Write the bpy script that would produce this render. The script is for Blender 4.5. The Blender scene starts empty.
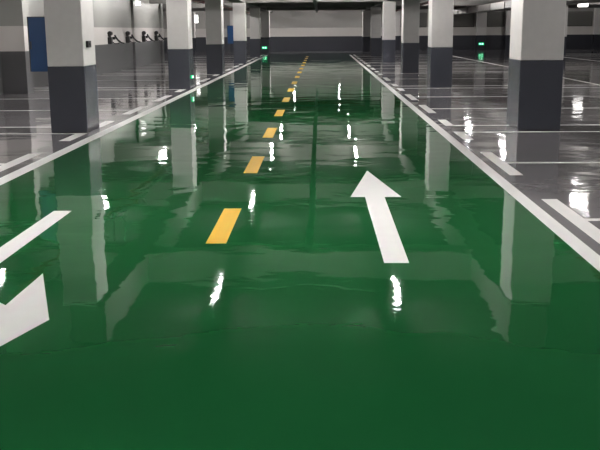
import bpy, bmesh, math, random
from mathutils import Matrix, Vector
random.seed(4)
S = bpy.context.scene
COL = S.collection
R = math.radians

# ------------------------------------------------------------------ materials
def mat(name, col=(.5, .5, .5), rough=.5, metal=0., emit=None, strength=0., coat=0., noise=0., nscale=3., spec=.5):
    m = bpy.data.materials.new(name); m.use_nodes = True
    nt = m.node_tree; b = nt.nodes['Principled BSDF']
    b.inputs['Base Color'].default_value = (*col, 1)
    b.inputs['Roughness'].default_value = rough
    b.inputs['Metallic'].default_value = metal
    b.inputs['Specular IOR Level'].default_value = spec
    b.inputs['Coat Weight'].default_value = coat
    b.inputs['Coat Roughness'].default_value = .05
    if emit:
        b.inputs['Emission Color'].default_value = (*emit, 1)
        b.inputs['Emission Strength'].default_value = strength
    if noise:
        g = nt.nodes.new('ShaderNodeNewGeometry')
        n = nt.nodes.new('ShaderNodeTexNoise'); n.inputs['Scale'].default_value = nscale
        n.inputs['Detail'].default_value = 4
        nt.links.new(g.outputs['Position'], n.inputs['Vector'])
        mx = nt.nodes.new('ShaderNodeMix'); mx.data_type = 'RGBA'
        mx.inputs[6].default_value = (*[c * (1 - noise) for c in col], 1)
        mx.inputs[7].default_value = (*[min(1, c * (1 + noise)) for c in col], 1)
        nt.links.new(n.outputs['Fac'], mx.inputs[0])
        nt.links.new(mx.outputs[2], b.inputs['Base Color'])
    return m

def epoxy(name, col, rough, amp, speckle=.06, ior=1.5, spec=.5):
    """Self-levelled epoxy: glossy, very slightly wavy, wider across the lane than along it."""
    m = mat(name, col, rough)
    nt = m.node_tree; N = nt.nodes; L = nt.links; b = N['Principled BSDF']
    b.inputs['IOR'].default_value = ior
    b.inputs['Specular IOR Level'].default_value = spec
    g = N.new('ShaderNodeNewGeometry')
    def noise(scale, detail, sx=1., sy=1., dist=0.):
        mp = N.new('ShaderNodeMapping'); mp.inputs['Scale'].default_value = (sx, sy, 1)
        L.new(g.outputs['Position'], mp.inputs['Vector'])
        n = N.new('ShaderNodeTexNoise'); n.inputs['Scale'].default_value = scale
        n.inputs['Detail'].default_value = detail; n.inputs['Distortion'].default_value = dist
        L.new(mp.outputs[0], n.inputs['Vector']); return n
    n1 = noise(1.3, 1.5, .75, 1.0, .3)
    n2 = noise(.45, 1., 1., 1.)
    # where the film is rougher / smoother
    md = N.new('ShaderNodeMapRange'); md.inputs[1].default_value = .42; md.inputs[2].default_value = .68
    md.inputs[3].default_value = .25; md.inputs[4].default_value = 1.0
    L.new(n2.outputs['Fac'], md.inputs[0])
    n4 = noise(5.5, 2., .6, 1., .4)
    fine = N.new('ShaderNodeMath'); fine.operation = 'MULTIPLY_ADD'; fine.inputs[1].default_value = .13
    L.new(n4.outputs['Fac'], fine.inputs[0]); L.new(n1.outputs['Fac'], fine.inputs[2])
    mul = N.new('ShaderNodeMath'); mul.operation = 'MULTIPLY'
    sub = N.new('ShaderNodeMath'); sub.operation = 'SUBTRACT'; sub.inputs[1].default_value = .5
    L.new(fine.outputs[0], sub.inputs[0]); L.new(sub.outputs[0], mul.inputs[0]); L.new(md.outputs[0], mul.inputs[1])
    bp = N.new('ShaderNodeBump'); bp.inputs['Strength'].default_value = 1.; bp.inputs['Distance'].default_value = amp
    L.new(mul.outputs[0], bp.inputs['Height']); L.new(bp.outputs[0], b.inputs['Normal'])
    n3 = noise(.9, 5., 1., .5)
    mx = N.new('ShaderNodeMix'); mx.data_type = 'RGBA'
    mx.inputs[6].default_value = (*[c * (1 - speckle * 2) for c in col], 1)
    mx.inputs[7].default_value = (*[c * (1 + speckle * 2) for c in col], 1)
    L.new(n3.outputs['Fac'], mx.inputs[0]); L.new(mx.outputs[2], b.inputs['Base Color'])
    return m

def banded(name, dark, white, grey, z1=1.06, z2=1.68, rough=.45):
    """Wall paint: dark dado up to z1, white band up to z2, grey above."""
    m = mat(name, white, rough); nt = m.node_tree; N = nt.nodes; L = nt.links; b = N['Principled BSDF']
    g = N.new('ShaderNodeNewGeometry'); sp = N.new('ShaderNodeSeparateXYZ'); L.new(g.outputs['Position'], sp.inputs[0])
    def step(z):
        q = N.new('ShaderNodeMath'); q.operation = 'GREATER_THAN'; q.inputs[1].default_value = z
        L.new(sp.outputs['Z'], q.inputs[0]); return q
    a = N.new('ShaderNodeMix'); a.data_type = 'RGBA'; a.inputs[6].default_value = (*dark, 1); a.inputs[7].default_value = (*white, 1)
    L.new(step(z1).outputs[0], a.inputs[0])
    c = N.new('ShaderNodeMix'); c.data_type = 'RGBA'; c.inputs[7].default_value = (*grey, 1)
    L.new(a.outputs[2], c.inputs[6]); L.new(step(z2).outputs[0], c.inputs[0])
    L.new(c.outputs[2], b.inputs['Base Color'])
    return m

DARK = (.034, .036, .046)
FOOT = (.058, .062, .078)
M = dict(
    green=epoxy('green_epoxy', (.0088, .094, .027), .03, .016, spec=.28),
    grey=epoxy('grey_epoxy', (.168, .160, .168), .06, .021, spec=.42),
    white=mat('white_paint', (.62, .60, .59), .42, noise=.06, nscale=8),
    linew=mat('line_white_paint', (.70, .69, .685), .5, spec=.25, noise=.05, nscale=6),
    yellow=mat('line_yellow_paint', (.66, .38, .008), .5, spec=.25, noise=.05, nscale=6),
    dark=mat('dark_grey_gloss_paint', FOOT, .25),
    fardark=mat('far_dark_gloss_paint', DARK, .25),
    wall=banded('banded_wall_paint', (.105, .104, .108), (.62, .59, .575), (.30, .30, .285), rough=.35),
    farwall=banded('far_banded_wall_paint', DARK, (.54, .515, .495), (.34, .33, .315)),
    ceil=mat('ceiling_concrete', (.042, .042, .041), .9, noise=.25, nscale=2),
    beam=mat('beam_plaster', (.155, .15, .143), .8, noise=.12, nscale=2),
    panel=mat('louvre_panel_grey', (.11, .11, .10), .6),
    housing=mat('lamp_housing', (.75, .75, .75), .4),
    tube=mat('lamp_tube', (1, 1, 1), .4, emit=(1, .965, .93), strength=62),
    diffuser=mat('lit_diffuser', (1, 1, 1), .4, emit=(1, .97, .93), strength=1.2),
    blue=mat('blue_enamel', (.012, .065, .19), .35),
    bluer=mat('blue_frame', (.05, .055, .06), .4),
    black=mat('black_plastic', (.012, .012, .013), .4),
    galv=mat('galvanised_steel', (.24, .23, .225), .35, metal=.8, noise=.15, nscale=5),
    tray=mat('dark_tray_steel', (.14, .14, .14), .5, metal=.3),
    red=mat('red_pipe_paint', (.16, .018, .014), .4),
    exitg=mat('exit_green_light', (.0, .35, .16), .4, emit=(.0, .5, .17), strength=.35),
    exitw=mat('exit_white_light', (.9, 1, .95), .4, emit=(.45, 1, .65), strength=1.2),
)

# ------------------------------------------------------------------ mesh helpers
def box(bm, x0, x1, y0, y1, z0, z1, mi=0):
    v = [bm.verts.new(p) for p in ((x0,y0,z0),(x1,y0,z0),(x1,y1,z0),(x0,y1,z0),(x0,y0,z1),(x1,y0,z1),(x1,y1,z1),(x0,y1,z1))]
    for f in ((0,3,2,1),(4,5,6,7),(0,1,5,4),(1,2,6,5),(2,3,7,6),(3,0,4,7)):
        bm.faces.new([v[i] for i in f]).material_index = mi
def prism(bm, pts, z0, z1):
    a = [bm.verts.new((x, y, z0)) for x, y in pts]; b = [bm.verts.new((x, y, z1)) for x, y in pts]
    n = len(pts)
    bm.faces.new(b); bm.faces.new(a[::-1])
    for i in range(n): bm.faces.new((a[i], a[(i+1) % n], b[(i+1) % n], b[i]))
def cyl(bm, p0, p1, r, n=12, r1=None):
    p0, p1 = Vector(p0), Vector(p1); d = (p1 - p0).normalized(); r1 = r if r1 is None else r1
    u = d.orthogonal().normalized(); w = d.cross(u)
    A = []; B = []
    for i in range(n):
        t = 2 * math.pi * i / n; o = u * math.cos(t) + w * math.sin(t)
        A.append(bm.verts.new(p0 + o * r)); B.append(bm.verts.new(p1 + o * r1))
    for i in range(n): bm.faces.new((A[i], A[(i+1) % n], B[(i+1) % n], B[i])).smooth = True
    bm.faces.new(A[::-1]); bm.faces.new(B)
def tube(bm, pts, r, n=8):
    for a, b in zip(pts[:-1], pts[1:]): cyl(bm, a, b, r, n)
def obj(name, bm, mats, parent=None, bevel=0., loc=None):
    bmesh.ops.recalc_face_normals(bm, faces=bm.faces)
    me = bpy.data.meshes.new(name); bm.to_mesh(me); bm.free()
    for m in (mats if isinstance(mats, (list, tuple)) else [mats]): me.materials.append(m)
    o = bpy.data.objects.new(name, me); COL.objects.link(o)
    if parent: o.parent = parent
    if loc: o.location = loc
    if bevel:
        md = o.modifiers.new('bevel', 'BEVEL'); md.width = bevel; md.segments = 2; md.limit_method = 'ANGLE'
    return o
def bx(name, d, m, parent=None, bevel=0.):
    bm = bmesh.new(); box(bm, *d); return obj(name, bm, m, parent, bevel)
def tag(o, label, cat, group=None):
    o['label'] = label; o['category'] = cat
    if group: o['group'] = group
    return o
def thing(name, label, cat, loc=(0, 0, 0), rz=0., group=None):
    o = bpy.data.objects.new(name, None); COL.objects.link(o); o.location = loc; o.rotation_euler.z = rz
    o.empty_display_size = .2
    return tag(o, label, cat, group)
def struct(o):
    o['kind'] = 'structure'; return o
def dup(root, loc, label, group=None, rz=None):
    r = root.copy(); COL.objects.link(r); r.location = loc; r['label'] = label
    if rz is not None: r.rotation_euler.z = rz
    if group: r['group'] = group
    for ch in root.children:
        c = ch.copy(); COL.objects.link(c); c.parent = r
        for g in ch.children:
            d = g.copy(); COL.objects.link(d); d.parent = c
    return r
ORD = ['first', 'second', 'third', 'fourth', 'fifth', 'sixth', 'seventh', 'eighth', 'ninth', 'tenth', 'eleventh', 'twelfth',
       'thirteenth', 'fourteenth', 'fifteenth', 'sixteenth', 'seventeenth', 'eighteenth', 'nineteenth', 'twentieth', 'twenty-first']

# ------------------------------------------------------------------ main dimensions (metres; y runs along the lane)
XW, XE, YS, YN, H = -15.0, 27.0, -14.0, 56.0, 3.4
GL, GR = -3.32, 1.83            # green lane between its edge lines
GEND = 50.0
XL = -7.95                      # left wall face
YLEND = 38.0

# ------------------------------------------------------------------ setting
bm = bmesh.new()
def quad(x0, x1, y0, y1, mi):
    bm.faces.new([bm.verts.new(p) for p in ((x0,y0,0),(x1,y0,0),(x1,y1,0),(x0,y1,0))]).material_index = mi
quad(GL, GR, YS, GEND, 0)
quad(XW, GL, YS, GEND, 1); quad(GR, XE, YS, GEND, 1); quad(XW, XE, GEND, YN, 1)
me = bpy.data.meshes.new('floor'); bm.to_mesh(me); bm.free()
me.materials.append(M['green']); me.materials.append(M['grey'])
fl = bpy.data.objects.new('floor', me); COL.objects.link(fl); struct(fl)

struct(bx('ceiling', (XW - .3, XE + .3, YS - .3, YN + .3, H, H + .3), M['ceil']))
struct(bx('wall_left', (XL - .3, XL, YS, YLEND, 0, H), M['wall']))
struct(bx('wall_back_left', (XW - .3, XW, YLEND, YN, 0, H), M['wall']))
struct(bx('wall_return', (XW, XL - .3, YLEND - .3, YLEND, 0, H), M['wall']))
struct(bx('wall_right', (XE, XE + .3, YS, YN, 0, H), M['wall']))
struct(bx('wall_near', (XW - .3, XE + .3, YS - .3, YS, 0, H), M['wall']))
wf = struct(bx('wall_far', (XW - .3, XE + .3, YN, YN + .3, 0, H), M['farwall']))
n = 0
for y in (-8.2, -1.5, 5.2, 11.9, 18.6, 25.3, 32.0, 37.6):      # shallow piers on the left wall
    n += 1; struct(bx('trim_%d' % n, (XL, XL + (.62 if y == 18.6 else .1), y, y + .4, 0, H), M['wall']))
for x0, x1 in ((-11.2, -10.6), (-6.6, -6.0), (5.2, 5.8), (7.9, 8.5), (11.34, 12.05), (13.45, 14.1), (16.6, 17.2), (19.8, 20.6), (23.4, 24.1)):
    n += 1; struct(bx('trim_%d' % n, (x0, x1, YN - .3, YN, 0, H), M['white']))
    # the piers' dark painted foot
    n += 1; struct(bx('trim_%d' % n, (x0 - .004, x1 + .004, YN - .304, YN, 0, 1.06), M['fardark']))
# louvred panels high in the far wall, between the piers
pan = None
for i, (x0, x1) in enumerate(((5.95, 7.75), (8.65, 11.2), (12.13, 13.37), (14.3, 16.4), (17.3, 19.7), (20.7, 23.3))):
    lb = ['behind the aisle columns, leftmost', 'second from the left', 'narrow one in the middle', 'just left of the large near column',
          'right of the large near column', 'rightmost']
    t = thing('louvre_panel', 'grey louvred panel high in the far wall, ' + lb[i], 'vent panel', ((x0 + x1) / 2, YN, 1.65), 0, 'far wall louvred panels')
    w = (x1 - x0) / 2
    b1 = bmesh.new()
    for d in ((-w, w, -.06, -.005, 0, .05), (-w, w, -.06, -.005, 1.0, 1.05), (-w, -w + .05, -.06, -.005, .05, 1.0), (w - .05, w, -.06, -.005, .05, 1.0)): box(b1, *d)
    obj('frame', b1, M['panel'], t)
    b1 = bmesh.new()
    for k in range(12):
        box(b1, -w + .05, w - .05, -.045, -.008, .06 + k * .078, .06 + k * .078 + .055)
    obj('slats', b1, M['panel'], t)

# ------------------------------------------------------------------ beams
YC0 = 11.28
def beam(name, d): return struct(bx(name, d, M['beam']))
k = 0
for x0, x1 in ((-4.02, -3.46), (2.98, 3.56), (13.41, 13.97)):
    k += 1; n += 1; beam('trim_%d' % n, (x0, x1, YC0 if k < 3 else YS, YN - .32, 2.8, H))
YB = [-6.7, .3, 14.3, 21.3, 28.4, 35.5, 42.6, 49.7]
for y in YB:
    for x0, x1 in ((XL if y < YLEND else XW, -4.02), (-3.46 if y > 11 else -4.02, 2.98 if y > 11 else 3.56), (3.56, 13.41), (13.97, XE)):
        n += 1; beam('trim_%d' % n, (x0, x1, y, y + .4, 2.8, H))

# ------------------------------------------------------------------ columns
def column(x, y, label, group, CW=.56, CD=.62):
    FT = 1.01 if y < 12 and x < 0 else 1.055
    t = thing('concrete_column', label, 'column', (x, y, 0), 0, group)
    b = bmesh.new(); box(b, -CW/2, CW/2, 0, CD, FT, 2.8); obj('shaft', b, M['white'], t, .012)
    b = bmesh.new(); box(b, -CW/2 - .004, CW/2 + .004, -.004, CD + .004, 0, FT); obj('painted_base', b, M['dark'], t, .012)
    return t
YC = [11.28, 19.9, 26.7, 35.2, 43.6, 52.0]
sideL = 'white square column with dark grey foot on the left of the green lane, '
sideR = 'white square column with dark grey foot on the right of the green lane, '
tl = ['nearest, with a blue cabinet', 'second from the camera', 'third from the camera', 'fourth from the camera, beside a blue cabinet',
      'fifth from the camera', 'farthest, by a green exit light']
tr = ['nearest and largest', 'second from the camera', 'third from the camera', 'fourth from the camera', 'fifth from the camera', 'farthest one']
for i, y in enumerate(YC):
    column(-3.86 if i == 0 else -3.75, y, sideL + tl[i], 'columns left of the lane')
    if i == 0: column(3.33, y + .1, sideR + tr[i], 'columns right of the lane', .64, .7)
    else: column(3.18, y, sideR + tr[i], 'columns right of the lane')
column(13.69, 43.6, 'distant white column peeping out right of the largest right-hand column', 'outer columns')
column(-8.9, 52.0, 'distant column seen between the second and third left-hand columns', 'outer columns')

# ------------------------------------------------------------------ floor markings (painted film, 1.5 mm thick)
T0, T1 = .0003, .0018
def strip(name, x0, x1, y0, y1, m, label, cat, group, top=T1):
    b = bmesh.new(); box(b, x0, x1, y0, y1, T0, top)
    return tag(obj(name, b, M[m]), label, cat, group)
strip('edge_line', -3.41, -3.245, YS + .5, 47.0, 'linew', 'long white edge line along the left side of the green lane', 'floor marking', 'lane edge lines')
strip('edge_line', 1.77, 1.895, YS + .5, 47.0, 'linew', 'long white edge line along the right side of the green lane', 'floor marking', 'lane edge lines')
strip('edge_line', 7.52, 7.64, YS + .5, 47.0, 'linew', 'thin white line closing the right-hand bays, beyond the large column', 'floor marking', 'bay end lines')
strip('edge_line', 12.9, 13.02, YS + .5, 47.0, 'linew', 'thin white line of the outer bays at the far right', 'floor marking', 'bay end lines')
# yellow centre dashes
y = 5.16; i = 0
while y < 46:
    strip('centre_dash', -.84, -.69, y, y + 1.09, 'yellow', 'yellow centre dash painted on the green lane, %s from the camera' % (ORD[i]),
          'floor marking', 'yellow centre dashes')
    y += 2.745; i += 1
# arrows
b = bmesh.new()
prism(b, [(.42, 4.70), (.585, 4.70), (.59, 6.71), (.745, 6.71), (.51, 8.03), (.275, 6.71), (.41, 6.71)], T0, T1)
tag(obj('lane_arrow', b, M['linew']), 'white straight arrow pointing ahead on the right half of the green lane', 'floor arrow', 'lane arrows')
b = bmesh.new()
prism(b, [(-2.31, 6.17), (-2.155, 6.17), (-2.155, 4.22), (-1.79, 3.90), (-1.785, 4.47), (-1.465, 3.69), (-1.785, 2.75), (-1.785, 3.38),
          (-2.155, 3.75), (-2.155, 2.6), (-2.0, 2.6), (-2.235, 1.3), (-2.47, 2.6), (-2.31, 2.6)], T0, T1)
tag(obj('turn_arrow', b, M['linew']), 'white straight-and-turn arrow cut off at the left edge of the photo', 'floor arrow', 'lane arrows')
# bays: dividers at each side; a dash crosses the front end of every divider
def dividers():
    out = []
    gaps = [(3.0 - .4, 3.0 + .45)] + [(y0 - .12, y0 + .68) for y0 in YC[:5]]
    gaps[0] = (2.45, 3.2)
    for (a0, a1), (b0, b1) in zip(gaps[:-1], gaps[1:]):
        nn = max(2, round((b0 - a1) / 2.65))
        out.append((a1, 'hi'))
        for q in range(1, nn): out.append((a1 + (b0 - a1) * q / nn, 'mid'))
        out.append((b0, 'lo'))
    out.append((gaps[-1][1], 'hi')); out.append((gaps[-1][1] + 2.1, 'mid'))
    return out
DV = dividers()
CL = .05
for i, (y, kind) in enumerate(DV):
    a, c = {'hi': (-.04, .78), 'lo': (-.78, .04), 'mid': (-.75, .75)}[kind]
    for side, lx0, lx1, dx0, dx1 in (('right', 2.14, 7.52, 2.0, 2.14), ('left', XL, -3.72, -3.72, -3.56)):
        x0, x1 = lx0, lx1
        ymin = 5. if side == 'right' else 7.5
        if y < ymin: continue
        nth = ORD[sum(1 for q, _ in DV if ymin < q < y)]
        w = .075
        strip('bay_line', x0, x1, y - w / 2, y + w / 2, 'linew',
              'thin white line dividing the %s-hand parking bays, %s from the camera' % (side, nth), 'floor marking', '%s bay lines' % side)
        strip('bay_dash', dx0, dx1, y + a, y + c, 'linew',
              'short white dash beside the %s edge line, %s from the camera' % (side, nth), 'floor marking', '%s bay dashes' % side)
    if y > 33: strip('bay_line', 13.02, 18.0, y - .04, y + .04, 'linew', 'thin white bay line of the outer right row, %s from the camera' % ORD[sum(1 for q, _ in DV if 33 < q < y)], 'floor marking', 'outer bay lines')

# ------------------------------------------------------------------ lamps
def lamp():
    t = thing('batten_lamp', '', 'ceiling lamp', (0, 0, 3.0), 0, 'ceiling lamps')
    b = bmesh.new()
    prism_pts = [(-.05, .05), (-.035, .0), (.035, .0), (.05, .05)]
    a = [b.verts.new((x, -.66, z)) for x, z in prism_pts]; c = [b.verts.new((x, .66, z)) for x, z in prism_pts]
    b.faces.new(a); b.faces.new(c[::-1])
    for q in range(4): b.faces.new((a[q], a[(q+1) % 4], c[(q+1) % 4], c[q]))
    obj('housing', b, M['housing'], t)
    b = bmesh.new(); cyl(b, (0, -.61, -.03), (0, .61, -.03), .024, 6); obj('lamp_tube', b, M['tube'], t)
    for s in (-1, 1):
        b = bmesh.new(); box(b, -.02, .02, s * .635 - .02, s * .635 + .02, -.05, .0); obj('lamp_holder', b, M['housing'], t)
    for s in (-1, 1):
        b = bmesh.new(); cyl(b, (0, s * .45, .05), (0, s * .45, .40), .006, 6); obj('hanger_rod', b, M['galv'], t)
    return t
YLAMP = [-7.4, -.8, 5.9, 12.5, 19.3, 27.5, 34.3, 41.4, 52.6]
rows = [(-5.9, 'over the left bays'), (-1.82, 'over the left half of the lane'), (1.3, 'over the right half of the lane'),
        (6.75, 'over the right bays'), (16.3, 'over the outer right bays')]
L0 = None
for x, where in rows:
    for i, y in enumerate(YLAMP):
        if -3 < x < 3 and 40 < y < 50: continue
        lb = 'white tube lamp %s, %s from the near end' % (where, ORD[i])
        if L0 is None:
            L0 = lamp(); L0.location = (x, y, 3.0); L0['label'] = lb; L0['group'] = 'lamps ' + where
        else: dup(L0, (x, y, 3.0), lb, 'lamps ' + where)
for i, (x, y) in enumerate(((-11.5, 40.4), (-11.5, 46.2), (-11.5, 53.0))):
    dup(L0, (x, y, 3.0), 'batten tube lamp in the far left recess, %s one' % ['near', 'middle', 'far'][i], 'lamps in the far left recess')

def bulkhead(loc, sz, label, rz=0.):
    t = thing('bulkhead_lamp', label, 'wall lamp', loc, rz, 'bulkhead lamps')
    b = bmesh.new(); box(b, .001, .05, 0, sz[1], 0, sz[2]); obj('back_box', b, M['housing'], t, .005)
    b = bmesh.new(); box(b, .05, sz[0], .02, sz[1] - .02, .02, sz[2] - .02); obj('diffuser', b, M['diffuser'], t, .01)
bulkhead((XL, 32.6, 2.62), (.2, .3, .2), 'small lit lamp high on the left wall, above the black charging units')
bulkhead((14.15, 42.599, 2.66), (.15, .55, .3), 'lit lamp on the beam face at the top right, beside the distant column', R(-90))
bulkhead((-8.9 + .281, 52.1, 2.05), (.22, .3, .55), 'lit lamp on the distant column between the second and third left columns')

# ------------------------------------------------------------------ services under the ceiling
b = bmesh.new()
box(b, -.31, -.15, 14.35, YN - .4, 2.74, 2.75); box(b, -.31, -.30, 14.35, YN - .4, 2.75, 2.798); box(b, -.16, -.15, 14.35, YN - .4, 2.75, 2.798)
t = tag(obj('cable_tray', b, M['tray']), 'dark cable tray running along the middle of the lane under the beams', 'cable tray')
def hangers(t, x, z, ys):
    for y in ys:
        b = bmesh.new(); cyl(b, (x, y, z), (x, y, H), .008, 6); obj('hanger_rod', b, M['galv'], t)
hangers(t, -.23, 2.745, (17.5, 24.5, 31.5, 38.5, 45.5))
t = thing('ventilation_duct', 'long galvanised ventilation duct under the ceiling right of the large column', 'duct', (8.9, 14, 0))
b = bmesh.new(); box(b, -.3, .3, 0, 41.5, 2.45, 2.78); obj('duct_body', b, M['galv'], t)
for q in range(14):
    b = bmesh.new(); box(b, -.33, .33, q * 3.0 + 1.0, q * 3.0 + 1.05, 2.42, 2.8); obj('flange', b, M['galv'], t)
def pipe(x, z, r, label, m='red', y0=YS + .2, y1=YN - .4):
    b = bmesh.new(); cyl(b, (x, y0, z), (x, y1, z), r, 10)
    hangers(tag(obj('sprinkler_pipe', b, M[m]), label, 'pipe', 'pipes under the ceiling'), x, z + r * .5, (3.0, 10.5, 17.5, 24.5, 31.5, 38.5, 45.5))
pipe(-5.0, 2.735, .06, 'dark red sprinkler pipe running lengthwise over the left bays')
pipe(-4.75, 2.76, .035, 'thin steel pipe running lengthwise beside the left red pipe', 'galv')
pipe(5.0, 2.735, .06, 'dark red sprinkler pipe running lengthwise over the right bays')
b = bmesh.new(); cyl(b, (-3.4, 49.2, 3.15), (2.9, 49.2, 3.15), .10, 12)
t = tag(obj('sprinkler_pipe', b, M['red']), 'thick dark red pipe crossing above the far end of the lane', 'pipe', 'pipes under the ceiling')
for x in (-2.6, 2.2): hangers(t, x, 3.2, (49.2,))
b = bmesh.new(); cyl(b, (3.7, 49.2, 3.15), (13.35, 49.2, 3.15), .10, 12)
t = tag(obj('sprinkler_pipe', b, M['red']), 'thick dark red pipe crossing above the far right bays', 'pipe', 'pipes under the ceiling')
for x in (4.6, 12.8): hangers(t, x, 3.2, (49.2,))

# ------------------------------------------------------------------ cabinets, switch box, exit lights, chargers
def cabinet(y, label):
    t = thing('wall_cabinet', label, 'cabinet', (-4.03 if y > 12 else -4.155, y + .12, .93), 0, 'blue cabinets on columns')
    b = bmesh.new(); box(b, -.30, -.006, 0, .16, 0, .83); obj('cabinet_body', b, M['bluer'], t, .004)
    b = bmesh.new(); box(b, -.275, -.006, -.02, .0, .0, .815); obj('door', b, M['blue'], t, .004)
    b = bmesh.new(); box(b, -.26, -.245, -.035, -.02, .34, .46); h = obj('handle', b, M['bluer'], t)
    return t
cabinet(YC[0], 'blue enamelled cabinet fixed to the left side of the nearest left column')
cabinet(YC[3], 'small-looking distant blue cabinet fixed to the fourth left-hand column')
t = thing('switch_box', 'small black box on the lane side of the nearest left column', 'switch box', (-3.578, YC[0] + .13, 1.29))
b = bmesh.new(); box(b, .001, .04, 0, .16, 0, .1); obj('box_body', b, M['black'], t, .006)
b = bmesh.new(); cyl(b, (.035, .08, .05), (.05, .08, .05), .02, 10); obj('button', b, M['black'], t)

def exit_light(loc, rz, label, s=1.):
    t = thing('exit_light', label, 'exit light', loc, rz, 'low green exit lights')
    b = bmesh.new(); box(b, -.17*s, .17*s, -.035, -.001, 0, .15*s); obj('light_panel', b, M['exitg'], t, .004)
    # arrow and running figure, simplified, in lit white
    b = bmesh.new()
    pts = [(-.13, .075), (-.08, .115), (-.08, .088), (-.02, .088), (-.02, .062), (-.08, .062), (-.08, .035)]
    a = [b.verts.new((x*s, -.036, z*s)) for x, z in pts]; c = [b.verts.new((x*s, -.040, z*s)) for x, z in pts]
    b.faces.new(a); b.faces.new(c[::-1])
    for q in range(7): b.faces.new((a[q], a[(q+1) % 7], c[(q+1) % 7], c[q]))
    obj('arrow_sign', b, M['exitw'], t)
    b = bmesh.new()
    cyl(b, (.085*s, -.036, .118*s), (.085*s, -.041, .118*s), .014*s, 8)
    for p, q in (((.08, .10), (.065, .065)), ((.065, .065), (.095, .045)), ((.095, .045), (.085, .02)), ((.065, .065), (.04, .045)),
                 ((.04, .045), (.02, .05)), ((.078, .095), (.05, .08)), ((.078, .095), (.105, .075))):
        cyl(b, (p[0]*s, -.038, p[1]*s), (q[0]*s, -.038, q[1]*s), .008*s, 6)
    obj('running_figure', b, M['exitw'], t)
exit_light((-3.82, YC[5] - .005, .28), 0, 'low green exit light on the farthest left column', 1.0)
exit_light((12.0 - .3, YN - .305, .36), 0, 'low green exit light on the far wall, right of the second right column', 1.1)
exit_light((-3.465, YC[1] + .25, .27), R(90), 'tiny low green exit light on the lane side of the second left column', .55)

def charger(y, label):
    """black wall unit with a rounded head, slim body and a holstered plug on a looped cable; sits just above the dado"""
    t = thing('charging_unit', label, 'charger', (XL, y, 1.065), 0, 'black charging units on the left wall')
    b = bmesh.new(); box(b, .001, .15, -.10, .10, 0, .26); obj('unit_body', b, M['black'], t, .02)
    b = bmesh.new(); cyl(b, (.085, -.09, .39), (.085, .09, .39), .085, 16); box(b, .004, .08, -.05, .05, .27, .44); obj('unit_head', b, M['black'], t, .01)
    b = bmesh.new(); box(b, .04, .11, -.04, .04, .25, .32); obj('neck', b, M['black'], t)
    b = bmesh.new()
    tube(b, [(.10, .55, .33), (.14, .58, .24), (.20, .62, .14), (.30, .66, .05)], .036, 8)
    box(b, .004, .12, .50, .60, .16, .26)
    obj('plug_holster', b, M['black'], t)
    b = bmesh.new()
    pts = [(.15, .1, .06), (.17, .2, .02), (.19, .32, .005), (.22, .45, .01), (.27, .58, .03)]
    tube(b, pts, .018, 8); tube(b, [(.29, .66, .05), (.36, .68, .03), (.42, .70, .015)], .025, 8)
    obj('cable', b, M['black'], t)
    return t
for i, y in enumerate((28.3, 30.95, 33.8, 36.4)):
    charger(y, 'black wall charging unit with plug, %s from the nearest column' % ORD[i])

# ------------------------------------------------------------------ world, camera
w = bpy.data.worlds.new('world'); S.world = w; w.use_nodes = True
w.node_tree.nodes['Background'].inputs[0].default_value = (.02, .02, .022, 1)
w.node_tree.nodes['Background'].inputs[1].default_value = 1.
cd = bpy.data.cameras.new('camera'); cam = bpy.data.objects.new('camera', cd); COL.objects.link(cam)
cd.sensor_fit = 'HORIZONTAL'; cd.sensor_width = 36; cd.lens = 754.3 / 600 * 36; cd.shift_y = -66 / 600; cd.clip_end = 300
cam.matrix_world = Matrix.Translation((0, -.134, 1.529)) @ (Matrix.Rotation(R(1.59), 4, 'Z') @ Matrix.Rotation(R(90 - 9.70), 4, 'X') @ Matrix.Rotation(R(-.43), 4, 'Z'))
S.camera = cam
S.view_settings.view_transform = 'Standard'; S.view_settings.look = 'None'; S.view_settings.gamma = 1
S.view_settings.use_curve_mapping = False
S.view_settings.exposure = 2.35
